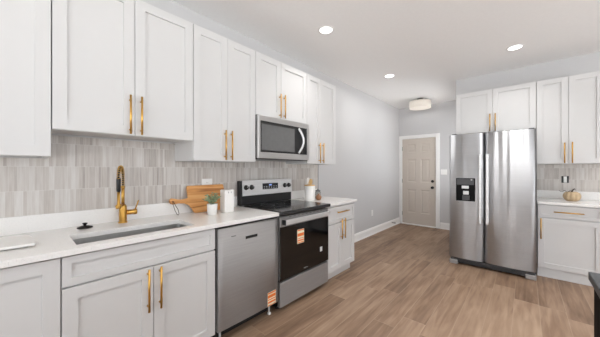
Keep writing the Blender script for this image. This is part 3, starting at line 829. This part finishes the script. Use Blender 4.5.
for a in (F0+0.002, F1-0.102): obj('foot_cover', B((a, FY+0.0, 0.0), (a+0.10, FY+0.07, 0.055), bev=0.006), 'steel', t)
for x in (F0+0.03, F1-0.07): obj('hinge_cover', B((x, FY+0.03, 1.7805), (x+0.05, FY+0.14, 1.795), bev=0.003), 'disp_grey', t)

# ---------------------------------------------------------------- dark island beside the camera
t = thing('kitchen_island', 'black kitchen island with a dark grey stone top at the right edge', 'island', (2.95, 0.4, 0))
obj('worktop', B((2.471, -0.75, 0.883), (3.45, 1.447, 0.913), bev=0.002), 'island_top', t)
bm = bmesh.new(); box(bm, (2.483, -0.73, 0.0), (3.43, 1.432, 0.8825), bev=0.002)
obj('body', bm, 'island', t)
for a, b in ((-0.72, -0.02), (-0.01, 0.70), (0.71, 1.42)): obj('side_panel', shaker(a, b, 0.1, 0.87, -2.4825, lambda p: Vector((-p[1], p[0], p[2])), t=0.004, rec=0.003), 'island', t)

# ---------------------------------------------------------------- things on the long countertop
# cutting board leaning on the upstand
t = thing('cutting_board', 'paddle-shaped acacia wood cutting board leaning on the backsplash', 'cutting board', (0.08, 1.12, CT))
out = [(0.985, 1.150), (0.985, 1.06), (0.975, 1.045), (0.935, 1.040), (0.90, 1.042), (0.868, 1.052), (0.845, 1.056), (0.832, 1.046), (0.828, 1.028), (0.835, 1.012),
       (0.852, 1.004), (0.90, 1.010), (0.950, 1.004), (0.985, 0.985), (1.008, 0.955), (1.020, 0.925), (1.032, 0.915), (1.05, 0.9145), (1.33, 0.9145),
       (1.345, 0.920), (1.350, 0.935), (1.350, 1.155), (1.342, 1.165), (0.995, 1.165)]
out = [(y+0.018, z if z < 1.06 else z-0.012) for y, z in out]
def bx(z, k): return 0.118 - (z-0.9145)*0.30 + k   # lean back
bm = bmesh.new()
F = [bm.verts.new((bx(z, 0.0), y, z+0.002)) for y, z in out]; K = [bm.verts.new((bx(z, -0.018), y, z-0.0005+0.002)) for y, z in out]
bm.faces.new(F); bm.faces.new(K[::-1])
for i in range(len(out)): bm.faces.new((F[i], F[(i+1) % len(out)], K[(i+1) % len(out)], K[i]))
bmesh.ops.recalc_face_normals(bm, faces=bm.faces[:])
bmesh.ops.bevel(bm, geom=[e for e in bm.edges if e.calc_face_angle(0) > 1.2], offset=0.002, segments=1, affect='EDGES')
bd = obj('board', bm, 'wood', t)
bm = bmesh.new()
c0 = Vector((bx(1.03, 0), 0.868, 1.032))
tube(bm, [(0.066, 0.886, 1.040), c0+Vector((0.003, 0, 0)), (0.095, 0.871, 1.0), (0.108, 0.880, 0.955), (0.115, 0.893, 0.925), (0.118, 0.902, 0.918), (0.116, 0.908, 0.93),
          (0.108, 0.903, 0.965), (0.098, 0.886, 1.0), (0.092, 0.874, 1.03), (0.066, 0.870, 1.043)], 0.0022, 6)
o = obj('hanging_cord', bm, 'leather', t); o['label'] = 'dark leather hanging cord'

# potted plant
px_, py_ = 0.27, 1.125
t = thing('potted_plant', 'small green leafy plant in a white pot in front of the cutting board', 'potted plant', (px_, py_, CT))
bm = bmesh.new(); lathe(bm, [(0.036, 0), (0.040, 0.003), (0.044, 0.088), (0.044, 0.092), (0.040, 0.092), (0.038, 0.080)], (px_, py_, CT), 28)
obj('pot', bm, 'ceramic', t)
bm = bmesh.new(); lathe(bm, [(0.0375, 0.0), (0.0375, 0.003)], (px_, py_, CT+0.0795), 20); obj('soil', bm, 'soil', t)
bm = bmesh.new(); bs = bmesh.new(); rnd = random.Random(3)
for s in range(20):
    a = rnd.uniform(0, 2*PI); tilt = rnd.uniform(0.1, 0.95); ln = rnd.uniform(0.06, 0.115)
    d = Vector((math.cos(a)*math.sin(tilt), math.sin(a)*math.sin(tilt), math.cos(tilt)))
    p0 = Vector((px_+math.cos(a)*0.012, py_+math.sin(a)*0.012, CT+0.082)); pts = [p0 + d*ln*k/4 + Vector((0, 0, 0.008*math.sin(k))) for k in range(5)]
    tube(bs, pts, 0.0011, 5)
    for k in range(1, 5):
        for sgn in (0, 1, 2):
            th_ = rnd.uniform(0, 2*PI); n_ = Vector((math.cos(th_), math.sin(th_), rnd.uniform(0.0, 0.9))).normalized()
            L_ = rnd.uniform(0.015, 0.022); u_ = n_; v_ = u_.cross(Vector((rnd.uniform(-1, 1), rnd.uniform(-1, 1), 1))).normalized()*L_*0.42
            q = pts[k]; up_ = u_.cross(v_).normalized()*0.002
            ring = [q, q+u_*L_*0.3+v_*0.8, q+u_*L_*0.65+v_, q+u_*L_, q+u_*L_*0.65-v_, q+u_*L_*0.3-v_*0.8]
            mid = bm.verts.new(q+u_*L_*0.5+up_); vv = [bm.verts.new(x) for x in ring]
            for i in range(6): bm.faces.new((mid, vv[i], vv[(i+1) % 6]))
obj('foliage', bm, 'leaf', t); obj('stems', bs, 'leaf', t)

# white canister with two small holes
cx_, cy_ = 0.262, 1.275
t = thing('canister', 'tall white rectangular canister standing between the plant and the range', 'canister', (cx_, cy_, CT))
bm = B((cx_-0.045, cy_-0.047, CT), (cx_+0.045, cy_+0.047, CT+0.205), bev=0.010, seg=3); obj('body', bm, 'ceramic', t)
for s in (-0.012, 0.014):
    bm = bmesh.new(); tube(bm, [(cx_+0.0455, cy_+s, CT+0.175), (cx_+0.0455, cy_+s, CT+0.190)], 0.0022, 8)
    o = obj('slot', bm, 'gap_grey', t); o['label'] = 'small grey slot near the top'

# crock with utensils, brown vase, glass jar on the short counter
kx, ky = 0.235, 2.492
t = thing('utensil_crock', 'white ceramic utensil crock with a wooden rim beside the range', 'crock', (kx, ky, CT))
bm = bmesh.new(); lathe(bm, [(0.064, 0), (0.067, 0.004), (0.067, 0.180), (0.060, 0.180), (0.060, 0.012), (0.001, 0.012)], (kx, ky, CT), 36); obj('crock_body', bm, 'ceramic', t)
bm = bmesh.new(); lathe(bm, [(0.0675, 0.0), (0.0675, 0.012), (0.0595, 0.012), (0.0595, 0.0), (0.0675, 0.0)], (kx, ky, CT+0.180), 36, closed=False); o = obj('rim', bm, 'spoonwood', t); o['label'] = 'pale wooden rim'
for i, (dx, dy, h, mt, nm, lb) in enumerate(((0.0, -0.030, 0.285, 'ceramic', 'spatula', 'white spatula in the utensil crock, leftmost of the utensils'),
                                      (0.02, 0.0, 0.270, 'spoonwood', 'wooden_spoon', 'round pale wooden spoon in the middle of the utensil crock'),
                                      (-0.012, 0.028, 0.265, 'spoonwood', 'slotted_turner', 'flat wooden turner in the utensil crock, nearest the bare wall'))):
    b0 = Vector((kx+dx*0.5, ky+dy*0.6, CT+0.014)); tp = Vector((kx+dx, ky+dy, CT+h))
    d = (tp-b0).normalized(); sd = Vector((0, 1, 0)) if i != 1 else Vector((0.3, 0.95, 0))
    sd = (sd-d*sd.dot(d)).normalized(); nn = d.cross(sd)
    root = thing(nm, lb, 'utensil', b0, None if False else None)
    bm = bmesh.new(); tube(bm, [b0, b0.lerp(tp, 0.78)], 0.005, 10); obj('shaft', bm, mt if mt != 'ceramic' else 'spoonwood', root)
    bm = bmesh.new(); N = 18; Lh = 0.085 if i != 1 else 0.075; Wh = 0.022 if i != 1 else 0.025; c = tp - d*Lh*0.5
    fr, bk = [], []
    for k in range(N):
        a = 2*PI*k/N
        cs, sn = math.cos(a), math.sin(a)
        if i != 1: cs = math.copysign(abs(cs)**0.45, cs); sn = math.copysign(abs(sn)**0.45, sn)
        q = c + sd*Wh*cs + d*Lh*0.5*sn
        fr.append(bm.verts.new(q+nn*0.003)); bk.append(bm.verts.new(q-nn*0.003))
    cf = bm.verts.new(c-nn*(0.0015 if i != 1 else 0.004)+nn*0.003)
    for k in range(N):
        bm.faces.new((cf, fr[k], fr[(k+1) % N])); bm.faces.new((fr[k], bk[k], bk[(k+1) % N], fr[(k+1) % N]))
    bm.faces.new(bk[::-1]); bmesh.ops.recalc_face_normals(bm, faces=bm.faces[:])
    obj('blade' if i != 1 else 'bowl', bm, mt, root)
bm = bmesh.new(); lathe(bm, [(0.016, 0), (0.030, 0.008), (0.038, 0.030), (0.033, 0.052), (0.014, 0.066), (0.010, 0.076), (0.014, 0.082), (0.009, 0.082), (0.007, 0.06)], (0.330, 2.555, CT), 28)
o = obj('bud_vase', bm, 'brown'); tag(o, 'small round brown glazed vase standing beside the white crock', 'vase')
jx, jy = 0.235, 2.665
t = thing('glass_jar', 'small grey glass jar standing behind the round brown vase', 'jar', (jx, jy, CT))
bm = bmesh.new(); lathe(bm, [(0.034, 0), (0.038, 0.004), (0.038, 0.085), (0.032, 0.095), (0.032, 0.100), (0.029, 0.100), (0.029, 0.094), (0.034, 0.084), (0.034, 0.006), (0.001, 0.006)], (jx, jy, CT), 28); obj('jar_body', bm, 'glass', t)
bm = bmesh.new(); lathe(bm, [(0.034, 0), (0.034, 0.014), (0.012, 0.018), (0.010, 0.030), (0.003, 0.032)], (jx, jy, CT+0.1005), 24); obj('lid', bm, 'gap_grey', t)

# pumpkin on the right counter
qx, qy = 2.722, 4.56
t = thing('pumpkin', 'tan ribbed pumpkin with a dark curled stem on the right countertop', 'pumpkin', (qx, qy, CT))
bm = bmesh.new()
prof = [(r*0.79, z) for r, z in [(0.02, 0.006), (0.055, 0.0), (0.083, 0.016), (0.100, 0.045), (0.101, 0.070), (0.088, 0.097), (0.060, 0.113), (0.030, 0.112), (0.012, 0.104)]]
lathe(bm, prof, (qx, qy, CT), 80, lob=10, lobamp=0.13); obj('flesh', bm, 'pumpkin', t)
bm = bmesh.new()
tube(bm, [(qx, qy, CT+0.100), (qx+0.002, qy-0.003, CT+0.125), (qx+0.012, qy-0.006, CT+0.142), (qx+0.028, qy-0.008, CT+0.150)], 0.009, 8, [1.3, 0.8, 0.75, 0.9])
obj('stem', bm, 'stem', t)
bm = bmesh.new(); pts = []
for k in range(26):
    a = k*0.55; pts.append((qx-0.005-0.0042*k, qy-0.02+0.009*math.cos(a), CT+0.118+0.009*math.sin(a)+0.002*math.sin(k)))
tube(bm, pts, 0.0026, 6); obj('tendril', bm, 'stem', t)

# ---------------------------------------------------------------- outlets, switch, door stop
def outlet(T, u, z, label, plate='plate', w=0.07, h=0.115, kind='outlet', open_box=False, n=0.010):
    c = T((u, n, z)); t = thing('wall_outlet' if kind == 'outlet' else 'light_switch', label, kind, c)
    if open_box:
        obj('box_frame', B((u-0.034, n, z-0.045), (u+0.034, n+0.003, z+0.045), T, bev=0.0008), 'black', t)
        o = obj('receptacle', B((u-0.015, n+0.002, z-0.040), (u+0.015, n+0.012, z+0.040), T, bev=0.002), 'plate', t)
    else:
        obj('cover_plate', B((u-w/2, n, z-h/2), (u+w/2, n+0.005, z+h/2), T, bev=0.002), 'plate', t)
        if kind == 'outlet':
            for s in (-0.022, 0.022):
                r = obj('receptacle', B((u-0.015, n+0.004, z+s-0.014), (u+0.015, n+0.007, z+s+0.014), T, bev=0.002), 'plate', t)
                bm = bmesh.new()
                for q in (-0.006, 0.006): box(bm, (u+q-0.001, n+0.0068, z+s-0.004), (u+q+0.001, n+0.0074, z+s+0.005), T)
                obj('slots', bm, 'toe', r)
        else:
            for q in (-0.023, 0.023): obj('rocker', B((u+q-0.016, n+0.004, z-0.033), (u+q+0.016, n+0.009, z+0.033), T, bev=0.002), 'plate', t)
outlet(leftT, 1.215, 1.155, 'white outlet plate on the tile behind the cutting board', w=0.105)
outlet(backT, 2.685, 1.170, 'uncovered outlet with black frame on the tile above the pumpkin', open_box=True)
outlet(leftT, 4.74, 0.43, 'white outlet plate low on the bare left wall', n=0.0)
outlet(lambda p: Vector((p[0], YH-p[1], p[2])), 0.970, 1.245, 'white double light switch right of the entry door', kind='light switch', w=0.125, n=0.0)
bm = bmesh.new(); lathe(bm, [(0.012, 0.016), (0.012, 0.020), (0.006, 0.022), (0.006, 0.075), (0.011, 0.077), (0.011, 0.092)], (0, 5.72, 0.085), 14, axis='X')
o = obj('door_stop', bm, 'knobmetal'); tag(o, 'small dark door stop on the left baseboard near the entry door', 'door stop')

# ---------------------------------------------------------------- ceiling lights
LB = {0: 'recessed ceiling light nearest the camera, above the range', 1: 'recessed ceiling light over the way to the hall, left of the two far ones',
      2: 'recessed ceiling light in front of the fridge cabinets'}
for i, (x, y) in enumerate(CANS_AND_FILLS):
    if i < 3:
        t = thing('recessed_light', LB[i], 'ceiling light', (x, y, CEIL), 'recessed ceiling lights')
        bm = bmesh.new(); lathe(bm, [(0.088, 0.0), (0.086, -0.005), (0.066, -0.004), (0.064, 0.0)], (x, y, CEIL), 32, closed=False); obj('trim_ring', bm, 'trim', t)
        bm = bmesh.new(); lathe(bm, [(0.065, -0.0005), (0.064, -0.003)], (x, y, CEIL), 32); obj('lens', bm, 'lamp', t)
    area('can_or_fill_light', (x, y, CEIL-0.012), (0, 0, 0), 0.13, 0.13, CAN_POWER*(0.4 if i in (0, 2) else 0.8 if i == 1 else 1), (1, 0.985, 0.975), 'DISK', math.radians(170 if i == 1 else 110))  # also makes the added unseen fills, which have no fixture
lx, ly = 0.655, 5.60
t = thing('drum_ceiling_light', 'white drum shade ceiling light hung in the hall before the entry door', 'ceiling light', (lx, ly, CEIL))
bm = bmesh.new(); lathe(bm, [(0.065, 0.0), (0.065, -0.018), (0.012, -0.022), (0.012, -0.06)], (lx, ly, CEIL), 24); obj('canopy', bm, 'knobmetal', t)
bm = bmesh.new(); lathe(bm, [(0.20, 0.0), (0.203, 0.0), (0.203, 0.14), (0.20, 0.14), (0.20, 0.0)], (lx, ly, CEIL-0.19), 40, closed=False); obj('shade', bm, 'shade', t)
bm = bmesh.new(); lathe(bm, [(0.198, 0.0), (0.198, 0.003)], (lx, ly, CEIL-0.188), 40); obj('diffuser', bm, 'shade', t)
bm = bmesh.new(); lathe(bm, [(0.199, 0.0), (0.199, 0.003)], (lx, ly, CEIL-0.056), 40); obj('light_block_disc', bm, 'trim', t)  # added disc that keeps the drum's light off the ceiling
for a in range(3):
    an = a*2*PI/3+0.5; bm = bmesh.new()
    bx_, by_ = lx+0.085*math.cos(an), ly+0.085*math.sin(an)
    lathe(bm, [(0.012, 0), (0.028, 0.02), (0.028, 0.045), (0.012, 0.065)], (bx_, by_, CEIL-0.155), 14)
    obj('bulb', bm, 'lamp', t)
bm = bmesh.new()
for a in range(3):
    an = a*2*PI/3+0.5; tube(bm, [(lx, ly, CEIL-0.055), (lx+0.199*math.cos(an), ly+0.199*math.sin(an), CEIL-0.055)], 0.004, 6)
obj('spider', bm, 'knobmetal', t)

pl = bpy.data.lights.new('drum_bulbs', 'POINT'); pl.energy = 45; pl.color = (1, 0.99, 0.985); pl.shadow_soft_size = 0.1
po = bpy.data.objects.new('drum_bulbs', pl); COL.objects.link(po); po.location = (lx, ly, CEIL-0.12)
